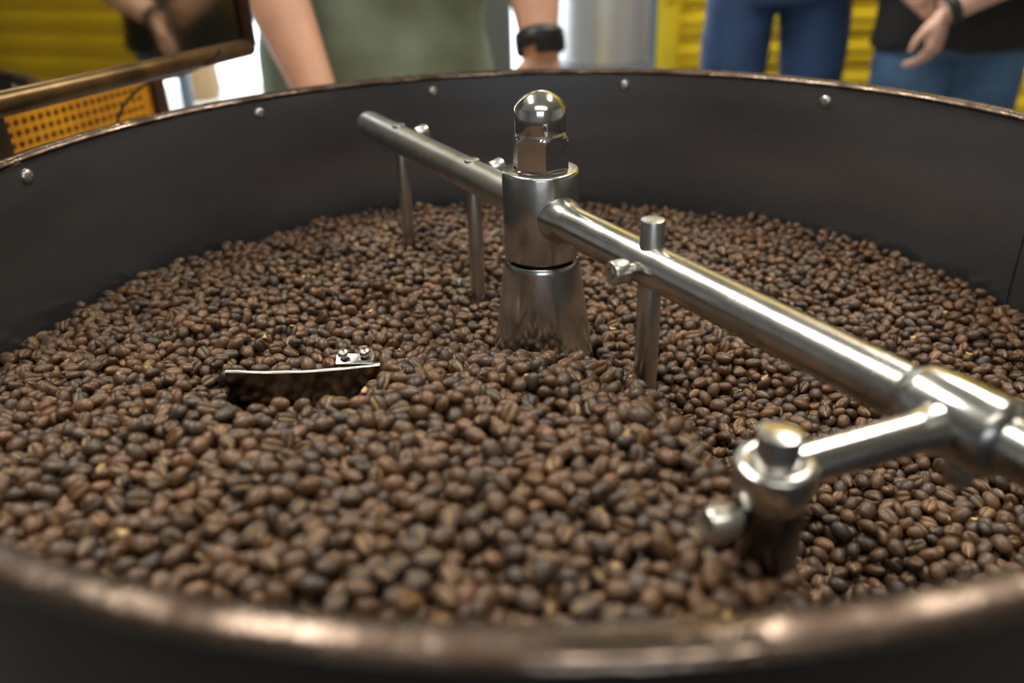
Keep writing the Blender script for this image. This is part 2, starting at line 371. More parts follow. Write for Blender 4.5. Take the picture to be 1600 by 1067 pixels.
# paddle standing in the beans
zb = -.086
P0 = on_z(352, 580, zb); P1 = on_z(594, 569, zb)
pd = (P1 - P0).normalized(); pn = Vector((pd.y, -pd.x, 0)).normalized()
if pn.y > 0: pn = -pn
mid = (P0 + P1) / 2
bm = bmesh.new(); rings = []
nseg = 12
for k in range(nseg + 1):
    t = k / nseg; c = P0.lerp(P1, t) + pn * (.004 * math.sin(PI * t))
    rings.append([bm.verts.new(c + Vector((0, 0, 0)) - pn * .0008), bm.verts.new(c + pn * .0008), bm.verts.new(c + pn * .0048 + Vector((0, 0, -.045))), bm.verts.new(c + pn * .0032 + Vector((0, 0, -.045)))])
for a, b in zip(rings, rings[1:]):
    for k in range(4): bm.faces.new((a[k], b[k], b[(k + 1) % 4], a[(k + 1) % 4]))
bm.faces.new(rings[0]); bm.faces.new(list(reversed(rings[-1])))
bmesh.ops.recalc_face_normals(bm, faces=bm.faces)
paddle = aobj('paddle', bm, M['paddle'], smooth=False)
bm = bmesh.new(); rings = []  # strip along the blade top, its highlight put into a brighter material
for k in range(nseg + 1):
    t = k / nseg; c = P0.lerp(P1, t) + pn * (.004 * math.sin(PI * t)); t0 = .0002 * math.sin(k * 1.7)
    rings.append([bm.verts.new(c + pn * q1 + Vector((0, 0, q2))) for q1, q2 in ((-.0009, -.0004), (-.0006, .0003 + t0), (.0004, .0003 + t0), (.0010, -.0003))])
for a, b in zip(rings, rings[1:]):
    for k in range(4): bm.faces.new((a[k], b[k], b[(k + 1) % 4], a[(k + 1) % 4]))
bm.faces.new(rings[0]); bm.faces.new(list(reversed(rings[-1]))); bmesh.ops.recalc_face_normals(bm, faces=bm.faces)
bmesh.ops.translate(bm, vec=Vector((0, 0, -ZB)), verts=bm.verts); o = obj('glint_edge', bm, M['edge_glint'], paddle, False); o['label'] = 'top edge with its highlight painted bright'
bm = bmesh.new()   # bracket tab behind the top edge
rt = Matrix((pd, pn.cross(pd) * -1 if False else Vector((0, 0, 1)).cross(pd), Vector((0, 0, 1)))).transposed()
b0 = P0.lerp(P1, .83) - pn * .0035 + Vector((0, 0, .0020))
box(bm, b0, (.020, .0075, .0012), rt @ Matrix.Rotation(R(22), 3, 'X'), bev=.0004)
cyl(bm, b0 + Vector((0, 0, -.001)) - pn * .002, Vector((0, 0, -.135)) + Vector((b0.x, b0.y, 0)) * .8, .0045, 12)
tobj('bracket', bm, M['steel_pol'], ag)
for s in (-.0058, .0058):
    c = b0 + pd * s + Vector((0, 0, .0012)) - pn * .001
    bm = bmesh.new(); cyl(bm, c - Vector((0, 0, .001)), c + Vector((0, 0, .0024)), .0016, 12)
    lathe(bm, [(.0029, .0018), (.0030, .0028), (.0026, .0040), (.0014, .0047), (0, .0049)], c, (0, -.25, 1), n=20, close=False)
    o = aobj('pan_head_screw', bm, M['screw'])
    bm = bmesh.new()
    for a in (0.4, 0.4 + PI / 2): box(bm, c + Vector((0, -.0009, .0046)), (.0026, .0005, .0007), Matrix.Rotation(a, 3, 'Z'))
    bmesh.ops.translate(bm, vec=Vector((0, 0, -ZB)), verts=bm.verts); q = obj('cross_recess', bm, M['dark'], o)
for (x, y, z) in ((640, 352, -.108), (717, 441, -.104)):     # screw heads of the sunken paddles
    c = on_z(x, y, z); bm = bmesh.new(); cyl(bm, c - Vector((0, 0, .02)), c, .0018, 10)
    lathe(bm, [(.0030, -.001), (.0030, .001), (.0022, .0024), (0, .0030)], c, (0, 0, 1), n=18, close=False); aobj('pan_head_screw', bm, M['screw'])

# ------------------------------------------------------------------ the beans
def tps_fit(P, Z):
    n = len(P); d = np.hypot(P[:, None, 0] - P[None, :, 0], P[:, None, 1] - P[None, :, 1])
    K = np.where(d > 0, d * d * np.log(np.maximum(d, 1e-9)), 0) + np.eye(n) * 2e-4
    A = np.zeros((n + 3, n + 3)); A[:n, :n] = K; A[:n, n] = 1; A[:n, n + 1:] = P; A[n, :n] = 1; A[n + 1:, :n] = P.T
    return np.linalg.solve(A, np.concatenate([Z, np.zeros(3)]))
def tps(P, c, X, Y):
    n = len(P); out = c[n] + c[n + 1] * X + c[n + 2] * Y
    for k in range(n):
        d = np.hypot(X - P[k, 0], Y - P[k, 1]); out = out + c[k] * np.where(d > 0, d * d * np.log(np.maximum(d, 1e-9)), 0)
    return out
pts = np.array([(-.335, -.016, -.106), (-.331, .053, -.109), (-.314, .117, -.110), (-.25, .223, -.120), (-.149, .3, -.117), (.003, .335, -.127), (.096, .321, -.127),
    (.204, .265, -.126), (.284, .177, -.124), (.328, .066, -.123), (.33, -.05, -.126), (.25, .1, -.122), (.15, .0, -.122), (.05, .15, -.120), (0, .05, -.114), (-.08, .12, -.111), (-.16, .12, -.106),
    (.03, -.02, -.110), (-.03, -.02, -.105), (0, -.05, -.090), (-.05, -.09, -.074), (-.11, -.07, -.088), (-.2, 0, -.093), (-.22, -.08, -.084), (0, -.26, -.047), (-.08, -.26, -.047),
    (-.17, -.22, -.055), (-.28, -.15, -.070), (.05, -.25, -.056), (.04, -.14, -.066), (-.05, -.18, -.056), (-.15, -.13, -.068), (0, -.33, -.048), (-.15, -.3, -.052), (.1, -.3, -.06), (.1, -.1, -.09), (.2, -.25, -.09)])
cf = tps_fit(pts[:, :2], pts[:, 2])
G = .001; NG = 681; O0 = -.34
gx = O0 + np.arange(NG) * G
X, Y = np.meshgrid(gx, gx, indexing='ij')
T = tps(pts[:, :2], cf, X, Y)
# the side swept low by the near arm, right of a ridge
ridge = np.interp(-Y, [-.02, .06, .13, .185, .26, .34], [.004, .022, .043, .056, .066, .074])
s = np.clip((X - ridge) / .062, 0, 1); s = s * s * (3 - 2 * s)
yb = np.clip((.02 - Y) / .06, 0, 1)
lowz = -.127 + .004 * np.sin(X * 40) * np.cos(Y * 31)
T = np.where(Y < .02, T * (1 - s * yb) + np.minimum(T, lowz) * s * yb, T)
T += .0022 * np.sin(X * 61 + 1.3) * np.sin(Y * 53 + .4) + .0015 * np.sin(X * 110 + Y * 90)
# hollow in front of the paddle
px_, py_ = mid.x, mid.y
a_ = (X - px_) * pd.x + (Y - py_) * pd.y; b_ = (X - px_) * pn.x + (Y - py_) * pn.y
hl = (P1 - P0).length / 2
cut = zb - .025 + .36 * np.maximum(b_ - .004, 0) + .9 * np.maximum(np.abs(a_ + .003) - hl * .66, 0)
T = np.where((b_ > -.002) & (b_ < .075), np.minimum(T, cut), T)
near = (np.abs(a_) < hl + .004) & (b_ > -.03) & (b_ < .0)
T = np.where(near, zb - .004 + .2 * (b_), T)
H = T - .0095
# bean shapes
def bean_mesh(nr, angs, groove=.0015, L=.00445, W=.0036, TH=.0033, seed=0):
    """long axis x, dome +z, flat face with its crease -z.  angs: degrees from the crease line"""
    vs = [(-L, 0, 0)]; gm = [0.]
    for i in range(1, nr):
        t = PI * i / nr; x = -L * math.cos(t); k = math.sin(t) ** .82
        for a in angs:
            A = R(a); y = W * math.sin(A) * k; z = -math.cos(A)
            z = z * TH * k if z > 0 else z * TH * .72 * k
            g = math.exp(-(a / 10.) ** 2) * (1 if abs(x) < L * .93 else .3)
            z += groove * g * k ** .4; y += .00025 * math.sin(x / L * 2.6) * (1 if abs(a) < 60 else 0)
            vs.append((x, y, z)); gm.append(g)
    vs.append((L, 0, 0)); gm.append(0.)
    n = len(angs); f = []
    for k in range(n): f.append((0, 1 + (k + 1) % n, 1 + k))
    for i in range(nr - 2):
        for k in range(n):
            a = 1 + i * n + k; b = 1 + i * n + (k + 1) % n
            f.append((a, b, b + n)); f.append((a, b + n, a + n))
    e = len(vs) - 1
    for k in range(n): f.append((e, 1 + (nr - 2) * n + k, 1 + (nr - 2) * n + (k + 1) % n))
    v = np.array(vs); r_ = np.random.default_rng(seed + 10)
    ph = r_.uniform(0, 6, 6)
    v *= 1 + .035 * np.sin(v[:, [1, 2, 0]] * 900 + ph[:3]) + .02 * np.sin(v[:, [2, 0, 1]] * 1700 + ph[3:])
    return v, np.array(f, dtype=np.int32), np.array(gm)
HI = [bean_mesh(12, [0, 6, 12, 20, 40, 72, 105, 140, 180, -140, -105, -72, -40, -20, -12, -6], seed=k) for k in range(4)]
MID = [bean_mesh(8, [0, 9, 20, 52, 92, 136, 180, -136, -92, -52, -20, -9], seed=k) for k in range(4)]
LO = [bean_mesh(6, [0, 16, 40, 85, 130, 180, -130, -85, -40, -16], seed=k) for k in range(4)]
# deposit one by one on a height map, so that each rests on those below
NB = 14500; beans = []
ell = np.array([.0044, .0035, .0029])
K = 6; off = np.arange(-K, K + 1) * G; OX, OY = np.meshgrid(off, off, indexing='ij')
def blocked(x, y):
    r = math.hypot(x, y)
    if r > RW - .0045: return True
    if r < .0375: return True
    for (cx, cy, cr) in PINS:
        if (x - cx) ** 2 + (y - cy) ** 2 < cr * cr: return True
    a = (x - px_) * pd.x + (y - py_) * pd.y; b = (x - px_) * pn.x + (y - py_) * pn.y
    if abs(a) < hl + .002 and (-.0030 if rng.random() < .3 else -.0048) < b < .0085: return True
    return False
PINS = [(*arm(-.208)[:2], .0092), (*arm(-.086)[:2], .0092), (*arm(.1005)[:2], .010), (B1.x, B1.y, .0105), (b0.x, b0.y, .007)]
fails = 0; cnt = 0
while len(beans) < NB and fails < 4000:
    cnt += 1
    c = rng.integers(8, NG - 8, size=(14, 2))
    df = T[c[:, 0], c[:, 1]] - H[c[:, 0], c[:, 1]]
    k = int(np.argmax(df)); i, j = int(c[k, 0]), int(c[k, 1]); x, y = gx[i], gx[j]
    if df[k] < .0022: fails += 1; continue
    if blocked(x, y): continue
    if x > .30 and y < -.1 or y < -.325: continue
    sc = rng.normal(1, .085); sc = min(max(sc, .78), 1.22)
    # orientation: mostly lying, dome or crease up, some on edge
    tilt = abs(rng.normal(0, 42)); 
    if rng.random() < .48: tilt = 180 - tilt
    ax = rng.uniform(0, 2 * PI)
    q = Quaternion((math.cos(ax), math.sin(ax), 0), R(tilt)) @ Quaternion((0, 0, 1), rng.uniform(0, 2 * PI))
    Rm = np.array(q.to_matrix()); E = ell * sc
    C3 = (Rm * (E ** 2)) @ Rm.T               # ellipsoid shape matrix
    A2 = C3[:2, :2]; Ai = np.linalg.inv(A2); cz = C3[2, :2]
    q2 = Ai[0, 0] * OX ** 2 + 2 * Ai[0, 1] * OX * OY + Ai[1, 1] * OY ** 2; ins = q2 < 1
    slope = (cz @ Ai)[0] * OX + (cz @ Ai)[1] * OY
    hz = np.sqrt(max(C3[2, 2] - cz @ Ai @ cz, 1e-9)) * np.sqrt(np.maximum(1 - q2, 0))
    best = None
    for (di, dj) in ((0, 0), (3, 0), (-3, 0), (0, 3), (0, -3), (2, 2), (-2, -2), (2, -2), (-2, 2)):
        ii, jj = i + di, j + dj
        if ii < K or jj < K or ii >= NG - K or jj >= NG - K: continue
        Hs = H[ii - K:ii + K + 1, jj - K:jj + K + 1]
        z = np.max(np.where(ins, Hs - (slope - hz), -9))
        if best is None or z < best[0]: best = (z, ii, jj)
    z, ii, jj = best
    if blocked(gx[ii], gx[jj]): continue
    z -= .0003
    if z > T[ii, jj] + .0035: fails += .2; continue
    H[ii - K:ii + K + 1, jj - K:jj + K + 1] = np.where(ins, np.maximum(H[ii - K:ii + K + 1, jj - K:jj + K + 1], z + slope + hz), H[ii - K:ii + K + 1, jj - K:jj + K + 1])
    tone = rng.random(); col = np.array([.106, .053, .024]) * rng.normal(1, .16)
    if tone < .16: col = np.array([.055, .034, .022]) * rng.normal(1, .12)
    elif tone < .26: col = np.array([.150, .070, .032]) * rng.normal(1, .12)
    elif tone < .45: col = np.array([.085, .050, .030])
    beans.append((gx[ii], gx[jj], z, Rm, sc, np.clip(col, .02, .5), int(rng.integers(4)), q))
print('beans', len(beans), 'fails', fails)
# what shows largest: near the camera, on top of the heap, inside the frame
cand = []
for k, b in enumerate(beans):
    u, v, d = proj(b[:3])
    ii, jj = int(round((b[0] - O0) / G)), int(round((b[1] - O0) / G))
    top = np.median(H[max(ii - 1, 0):ii + 2, max(jj - 1, 0):jj + 2]) - b[2]
    yl = 945 - .00013 * (u - 800) ** 2
    if 8 < u < 1592 and v < yl and top < .0042 * b[4] and b[0] < .06: cand.append((d - b[4] * .01, k))
cand.sort(); near_set = set(k for _, k in cand[:300])
# bean material: roast colour varies bean by bean, pale chaff left in the crease
bmM = bpy.data.materials.new('roasted bean'); bmM.use_nodes = True
nt, N, L, pb_ = nodes(bmM)
at1 = N.new('ShaderNodeAttribute'); at1.attribute_name = 'roast'
at2 = N.new('ShaderNodeAttribute'); at2.attribute_name = 'crease'
tc = N.new('ShaderNodeTexCoord'); no = N.new('ShaderNodeTexNoise'); no.inputs['Scale'].default_value = 420; no.inputs['Detail'].default_value = 5
L.new(tc.outputs['Object'], no.inputs[0])
mr = N.new('ShaderNodeMapRange'); mr.inputs[1].default_value = .3; mr.inputs[2].default_value = .7; mr.inputs[3].default_value = .72; mr.inputs[4].default_value = 1.3
L.new(no.outputs[0], mr.inputs[0])
vm = N.new('ShaderNodeVectorMath'); vm.operation = 'SCALE'; L.new(at1.outputs['Color'], vm.inputs[0]); L.new(mr.outputs[0], vm.inputs['Scale'])
n3 = N.new('ShaderNodeTexNoise'); n3.inputs['Scale'].default_value = 130; L.new(tc.outputs['Object'], n3.inputs[0])
mr3 = N.new('ShaderNodeMapRange'); mr3.inputs[1].default_value = .36; mr3.inputs[2].default_value = .56; L.new(n3.outputs[0], mr3.inputs[0])
mu = N.new('ShaderNodeMath'); mu.operation = 'MULTIPLY'; L.new(at2.outputs['Fac'], mu.inputs[0]); L.new(mr3.outputs[0], mu.inputs[1])
mu2 = N.new('ShaderNodeMath'); mu2.operation = 'MULTIPLY'; L.new(mu.outputs[0], mu2.inputs[0]); mu2.inputs[1].default_value = .9
mx = N.new('ShaderNodeMix'); mx.data_type = 'RGBA'; mx.inputs[7].default_value = (.42, .27, .10, 1)
L.new(vm.outputs[0], mx.inputs[6]); L.new(mu2.outputs[0], mx.inputs[0]); L.new(mx.outputs[2], pb_.inputs['Base Color'])
pb_.inputs['Roughness'].default_value = .46; pb_.inputs['Specular IOR Level'].default_value = .5
bp = N.new('ShaderNodeBump'); bp.inputs['Distance'].default_value = .00012; L.new(no.outputs[0], bp.inputs['Height']); L.new(bp.outputs[0], pb_.inputs['Normal'])

def set_attrs(me, roast, crease):
    a = me.attributes.new('roast', 'FLOAT_COLOR', 'POINT'); a.data.foreach_set('color', np.concatenate([roast, np.ones((len(roast), 1))], 1).astype(np.float32).ravel())
    a = me.attributes.new('crease', 'FLOAT', 'POINT'); a.data.foreach_set('value', crease.astype(np.float32))
def np_mesh(name, V, F):
    me = bpy.data.meshes.new(name); me.vertices.add(len(V)); me.vertices.foreach_set('co', V.astype(np.float32).ravel())
    me.loops.add(len(F) * 3); me.loops.foreach_set('vertex_index', F.ravel().astype(np.int32))
    me.polygons.add(len(F)); me.polygons.foreach_set('loop_start', np.arange(0, len(F) * 3, 3, dtype=np.int32))
    me.polygons.foreach_set('use_smooth', np.ones(len(F), dtype=bool)); me.update(calc_edges=True); return me
# single beans share a few meshes: four shapes by six roast tones
tones = [(.106, .053, .024), (.088, .045, .022), (.130, .067, .032), (.055, .034, .022), (.150, .070, .032), (.085, .050, .030)]
single = {}
for h in range(4):
    for t_, tn in enumerate(tones):
        V, F, gmv = HI[h]; me = np_mesh('coffee_bean', V, F); set_attrs(me, np.tile(np.array(tn), (len(V), 1)), gmv); me.materials.append(bmM); single[(h, t_)] = me
first = None
for k in sorted(near_set):
    x, y, z, Rm, sc, col, h, q = beans[k]
    t_ = int(np.argmin([np.abs(np.array(t) - col).sum() for t in tones]))
    o = bpy.data.objects.new('coffee_bean', single[(h, t_)]); COL.objects.link(o)
    o.location = (x, y, z); o.rotation_mode = 'QUATERNION'; o.rotation_quaternion = q; o.scale = (sc, sc, sc)
    u_, v_, _ = proj((x, y, z))
    tone = {3: 'dark brown', 4: 'reddish light brown'}.get(t_, 'mid brown')
    zone = 'far left behind the near rim' if u_ < 400 else 'left of centre behind the near rim' if u_ < 750 else 'in the middle behind the near rim' if u_ < 1000 else 'beside the clamp ring and its pin'
    tag(o, 'blurred %s coffee bean heaped %s' % (tone, zone), 'coffee bean', '%s beans heaped %s' % (tone, zone))
Vs, Fs, Rs, Cs = [], [], [], []; base = 0
for k, (x, y, z, Rm, sc, col, h, q) in enumerate(beans):
    if k in near_set: continue
    d = proj((x, y, z))[2]
    V, F, gmv = (MID if d < .62 else LO)[h]
    Vs.append(V * sc @ Rm.T + (x, y, z)); Fs.append(F + base); base += len(V)
    Rs.append(np.tile(col, (len(V), 1))); Cs.append(gmv)
# the packed beans underneath, a rough dark bed that closes the gaps
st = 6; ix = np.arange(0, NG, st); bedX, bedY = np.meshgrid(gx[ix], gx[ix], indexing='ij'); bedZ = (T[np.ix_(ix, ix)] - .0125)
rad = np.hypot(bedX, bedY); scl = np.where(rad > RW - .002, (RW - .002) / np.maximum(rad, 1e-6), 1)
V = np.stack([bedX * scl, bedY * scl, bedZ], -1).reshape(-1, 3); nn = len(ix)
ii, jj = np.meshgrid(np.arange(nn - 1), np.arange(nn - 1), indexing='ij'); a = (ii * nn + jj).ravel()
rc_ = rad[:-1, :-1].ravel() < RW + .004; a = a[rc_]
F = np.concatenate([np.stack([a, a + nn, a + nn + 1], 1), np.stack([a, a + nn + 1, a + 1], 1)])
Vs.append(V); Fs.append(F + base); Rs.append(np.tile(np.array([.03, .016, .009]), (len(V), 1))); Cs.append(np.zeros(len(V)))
me = np_mesh('coffee_beans', np.concatenate(Vs), np.concatenate(Fs)); set_attrs(me, np.concatenate(Rs), np.concatenate(Cs)); me.materials.append(bmM)
print('bean tris', len(me.polygons))
heap = bpy.data.objects.new('coffee_beans', me); COL.objects.link(heap)
tag(heap, 'thousands of brown roasted coffee beans spread across the round tray', 'coffee beans', kind='stuff')
# loose flakes of pale chaff
bm = bmesh.new(); fl = 0
while fl < 150:
    b = beans[int(rng.integers(len(beans)))]; ii, jj = int(round((b[0] - O0) / G)), int(round((b[1] - O0) / G))
    if H[ii, jj] - b[2] > .0045: continue
    c = Vector((b[0], b[1], H[ii, jj] + .0004)); s_ = rng.uniform(.0008, .0019); rot = Quaternion((rng.normal(), rng.normal(), .3), rng.uniform(0, 1.2)).to_matrix() @ Matrix.Rotation(rng.uniform(0, 6), 3, 'Z')
    ring = [c + rot @ Vector((s_ * math.cos(t) * 1.5, s_ * math.sin(t) * rng.uniform(.6, 1), .0004 * math.cos(2 * t))) for t in [2 * PI * k / 6 for k in range(6)]]
    lo = [bm.verts.new(p - Vector((0, 0, .0002))) for p in ring]; hi_ = [bm.verts.new(p + Vector((0, 0, .0002))) for p in ring]
    bm.faces.new(hi_); bm.faces.new(list(reversed(lo)))
    for k in range(6): bm.faces.new((lo[k], lo[(k + 1) % 6], hi_[(k + 1) % 6], hi_[k]))
    fl += 1
o = obj('chaff_flakes', bm, mat('pale chaff', (.55, .36, .14), .7), None, False)
tag(o, 'tiny pale yellow chaff flakes scattered over the brown beans', 'chaff', kind='stuff')

# ------------------------------------------------------------------ roaster door, guard, cable (left)
ML = Vector((-.339, .278)); tdir = Vector((.2125, 1.0)).normalized(); mn = Vector((tdir.y, -tdir.x))
def on_mirror(x, y):
    r = pix_ray(x, y); t = ((ML.x - CC.x) * mn.x + (ML.y - CC.y) * mn.y) / (r.x * mn.x + r.y * mn.y); return CC + r * t
A = on_mirror(-60, 174); B = on_mirror(388, 72); N3 = Vector((mn.x, mn.y, 0)); tz = Vector((0, 0, 1))
door = empty('roaster_door', (A + B) / 2)
tag(door, 'hanging dark glossy roaster door panel with a bronze tube edge, reflecting a person', 'door panel')
D0 = Vector(door.location)
def dobj(name, bm, mt, smooth='auto', parent=None):
    bmesh.ops.translate(bm, vec=-D0, verts=bm.verts); return obj(name, bm, mt, parent or door, smooth)
bm = bmesh.new(); hh = .34
vs = []
for off_ in (0, -.004):
    for p in (A, B, B + tz * hh, A + tz * hh): vs.append(bm.verts.new(p + N3 * off_))
for f in ((0, 1, 2, 3), (7, 6, 5, 4), (0, 4, 5, 1), (1, 5, 6, 2), (2, 6, 7, 3), (3, 7, 4, 0)): bm.faces.new([vs[k] for k in f])
for v in vs[2:4] + vs[6:8]: v.co -= N3 * (hh * .006)
bmesh.ops.recalc_face_normals(bm, faces=bm.faces)
dobj('glossy_sheet', bm, M['mirror'], False)
bm = bmesh.new(); cyl(bm, A - tz * .001, B - tz * .001, .0088, 24, bev=.001); dobj('bottom_tube', bm, M['bar'])
bm = bmesh.new(); cyl(bm, B + N3 * .002, B + N3 * .002 + tz * hh, .0068, 16, bev=.001); dobj('side_tube', bm, M['brown_post'])
# brown upright at the left border
q0 = at(-14, 250, .70)
bm = bmesh.new(); box(bm, (q0.x, q0.y, (FLOOR + .5) / 2), (.02, .03, .5 - FLOOR), bev=.002)
post = obj('upright_post', bm, M['brown_post']); tag(post, 'dark red brown steel upright at the left edge beside the roaster door', 'post')
# perforated guard
G0 = at(-40, 200, .98); G1 = at(232, 150, 1.16); gd = Vector((G1.x - G0.x, G1.y - G0.y, 0)); GL = gd.length; gd.normalize(); gn = Vector((gd.y, -gd.x, 0))
guard = empty('perforated_guard', (G1.x, G1.y, FLOOR)); tag(guard, 'orange yellow perforated metal guard on a dark brown post left of the tray', 'guard')
GB = Vector(guard.location); pitch = .0110; cols = int(GL / pitch); ztop = .035; rows_ = 14
bm = bmesh.new(); ns = 8
org = Vector((G0.x, G0.y, ztop - rows_ * pitch)) - GB
gv = {}
def gvert(i, j):
    if (i, j) not in gv: gv[(i, j)] = bm.verts.new(org + gd * (i * pitch / 2) + tz * (j * pitch / 2))
    return gv[(i, j)]
for c_ in range(cols - 1):
    for r_ in range(rows_):
        ring8 = [(2, 1), (2, 2), (1, 2), (0, 2), (0, 1), (0, 0), (1, 0), (2, 0)]
        outer = [gvert(2 * c_ + a, 2 * r_ + b) for a, b in ring8]
        cc = org + gd * ((c_ + .5) * pitch) + tz * ((r_ + .5) * pitch)
        inner = [bm.verts.new(cc + (gd * math.cos(2 * PI * k / 8) + tz * math.sin(2 * PI * k / 8)) * .0038) for k in range(8)]
        back_ = [bm.verts.new(v.co - gn * .0015) for v in inner]
        for k in range(8):
            q = (k + 1) % 8; bm.faces.new((outer[k], outer[q], inner[q], inner[k])); bm.faces.new((inner[k], inner[q], back_[q], back_[k]))
bmesh.ops.recalc_face_normals(bm, faces=bm.faces)
obj('punched_sheet', bm, M['orange'], guard, False)
def gbox(name, s0, s1, z0, z1, th, dep, mt, bev=.001):
    bm = bmesh.new(); rt_ = Matrix((gd, gn, tz)).transposed()
    c = Vector((G0.x, G0.y, 0)) + gd * ((s0 + s1) / 2) + gn * dep + tz * ((z0 + z1) / 2)
    box(bm, c - GB, (s1 - s0, th, z1 - z0), rt_, bev=bev); return obj(name, bm, mt, guard)
e0 = (cols - 1) * pitch
gbox('plain_edge', e0, e0 + .016, ztop - rows_ * pitch, ztop, .002, 0, M['orange'])
gbox('corner_post', e0 + .016, e0 + .034, FLOOR, ztop + .10, .02, 0, M['brown_post'])
gbox('top_strip', 0, e0 + .016, ztop, ztop + .10, .003, 0, M['orange'])
gbox('lower_panel', 0, e0 + .016, FLOOR, ztop - rows_ * pitch, .003, 0, M['orange'])
gbox('inner_casing', -.02, e0 + .030, FLOOR, ztop + .08, .01, -.025, M['casing'])
# cable
bm = bmesh.new(); cp = [(345, 78, .84), (333, 96, .86), (300, 110, .90), (268, 122, .93), (240, 124, .96), (215, 140, .98), (195, 160, .98), (182, 190, .98), (176, 240, .98)]
P_ = [at(*c) for c in cp]; fine = []
for a, b in zip(P_, P_[1:]):
    for t in (0, .25, .5, .75): fine.append(a.lerp(b, t))
fine.append(P_[-1])
for _ in range(3): fine = [fine[0]] + [(fine[k - 1] + fine[k] * 2 + fine[k + 1]) / 4 for k in range(1, len(fine) - 1)] + [fine[-1]]
tube(bm, fine, [.0016] * len(fine), 8); o = obj('power_cable', bm, M['cable']); tag(o, 'thin dark cable looping down in front of the orange guard', 'cable')

# ------------------------------------------------------------------ things beyond the tray
# steel silo on a base
sp = at(943, 50, 2.25); sr = .113
t = empty('steel_cylinder', (sp.x, sp.y, FLOOR)); tag(t, 'pale steel cylinder tank standing between the watch arm and the yellow wall', 'tank')
bm = bmesh.new(); lathe(bm, [(sr, at(940, 97, 2.2).z - FLOOR), (sr, 1.6), (sr * .5, 1.75), (0, 1.78)], n=48, close=False); obj('tank_body', bm, M['silo'], t)
bm = bmesh.new(); lathe(bm, [(sr * 1.1, .0), (sr * 1.1, at(940, 108, 2.2).z - FLOOR), (sr * 1.05, at(940, 99, 2.2).z - FLOOR), (0, at(940, 99, 2.2).z - FLOOR)], n=40); obj('tank_base', bm, M['blue_post'], t)
# grey column between the man and his forearm
p = at(757, 40, 1.9); bm = bmesh.new(); box(bm, (p.x, p.y, (FLOOR + 1.0) / 2 + .0), (.115, .06, 1.0 - FLOOR), bev=.01)
o = obj('grey_cabinet', bm, M['pole']); tag(o, 'tall grey green cabinet edge just right of the green shirt', 'cabinet')
# table with sacks by the opening at the left
tb = at(330, 150, 2.6)
t = empty('side_table', (tb.x, tb.y, FLOOR)); tag(t, 'pale work table in the bright opening beyond the roaster door', 'table')
bm = bmesh.new(); box(bm, (0, 0, .62), (.9, .45, .03), bev=.004); obj('tabletop', bm, M['white'], t)
for sx in (-.4, .4):
    for sy in (-.18, .18): bm = bmesh.new(); box(bm, (sx, sy, .302), (.035, .035, .605), bev=.003); obj('leg', bm, M['blue_post'], t)
sk = at(312, 120, 2.62)
bm = bmesh.new(); lathe(bm, [(0, 0), (.045, 0), (.055, .03), (.052, .09), (.04, .115), (.02, .12), (0, .118)], n=24, close=False)
o = obj('burlap_sack', bm, M['sack']); o.location = (sk.x, sk.y, FLOOR + .635); tag(o, 'small tan burlap sack on the pale work table', 'sack')
p = at(288, 130, 2.1); bm = bmesh.new(); cyl(bm, (p.x, p.y, FLOOR), (p.x, p.y, 1.25), .014, 16); o = obj('slim_post', bm, M['blue_post']); tag(o, 'slim blue grey post against the bright opening behind the cable', 'post')

# ------------------------------------------------------------------ people
def remeshed(name, bm, mt, parent, voxel=.006, smooth=6, fold=0.0):
    o = obj(name, bm, mt, parent, True)
    r_ = o.modifiers.new('r', 'REMESH'); r_.mode = 'VOXEL'; r_.voxel_size = voxel; r_.use_smooth_shade = True
    if fold:
        tx = bpy.data.textures.new('cloth folds', 'CLOUDS'); tx.noise_scale = .11; tx.noise_depth = 1
        d_ = o.modifiers.new('d', 'DISPLACE'); d_.texture = tx; d_.strength = fold; d_.mid_level = .3
    s_ = o.modifiers.new('s', 'SMOOTH'); s_.iterations = smooth; s_.factor = .6
    return o
def hand(bm, wrist, d, palm_n, side, curl=.35, sc=1.0):
    """palm and five fingers; d = along the fingers, palm_n = out of the palm, side=+1/-1 thumb side"""
    d = Vector(d).normalized(); pn_ = Vector(palm_n); pn_ = (pn_ - d * pn_.dot(d)).normalized(); sd = d.cross(pn_) * side
    W_ = Vector(wrist); pl = .088 * sc
    for s_ in (-.026, -.009, .009, .026):
        tube(bm, [W_ + sd * s_ * .6, W_ + d * pl * .5 + sd * s_, W_ + d * pl + sd * s_ * 1.1], [.013 * sc, .0135 * sc, .0105 * sc], 10)
    ln = {.029: .072, .010: .082, -.010: .076, -.028: .060}
    for s_, L_ in ln.items():
        p0 = W_ + d * pl * .95 + sd * s_ * sc; pts_ = [p0]; dr = d.copy()
        for k, fr in enumerate((.45, .30, .25)):
            dr = (dr + pn_ * curl * (1 + .4 * k)).normalized(); pts_.append(pts_[-1] + dr * L_ * fr * sc)
        tube(bm, pts_, [.0095 * sc, .0088 * sc, .0080 * sc, .0062 * sc], 10)
    p0 = W_ + d * .02 * sc + sd * .026 * sc
    tube(bm, [p0, p0 + (d * .6 + sd * .6 + pn_ * .3).normalized() * .04 * sc, p0 + (d * .8 + sd * .45 + pn_ * .4).normalized() * .068 * sc, p0 + (d * .95 + sd * .3 + pn_ * .4).normalized() * .092 * sc], [.0135 * sc, .0115 * sc, .0098 * sc, .0075 * sc], 10)
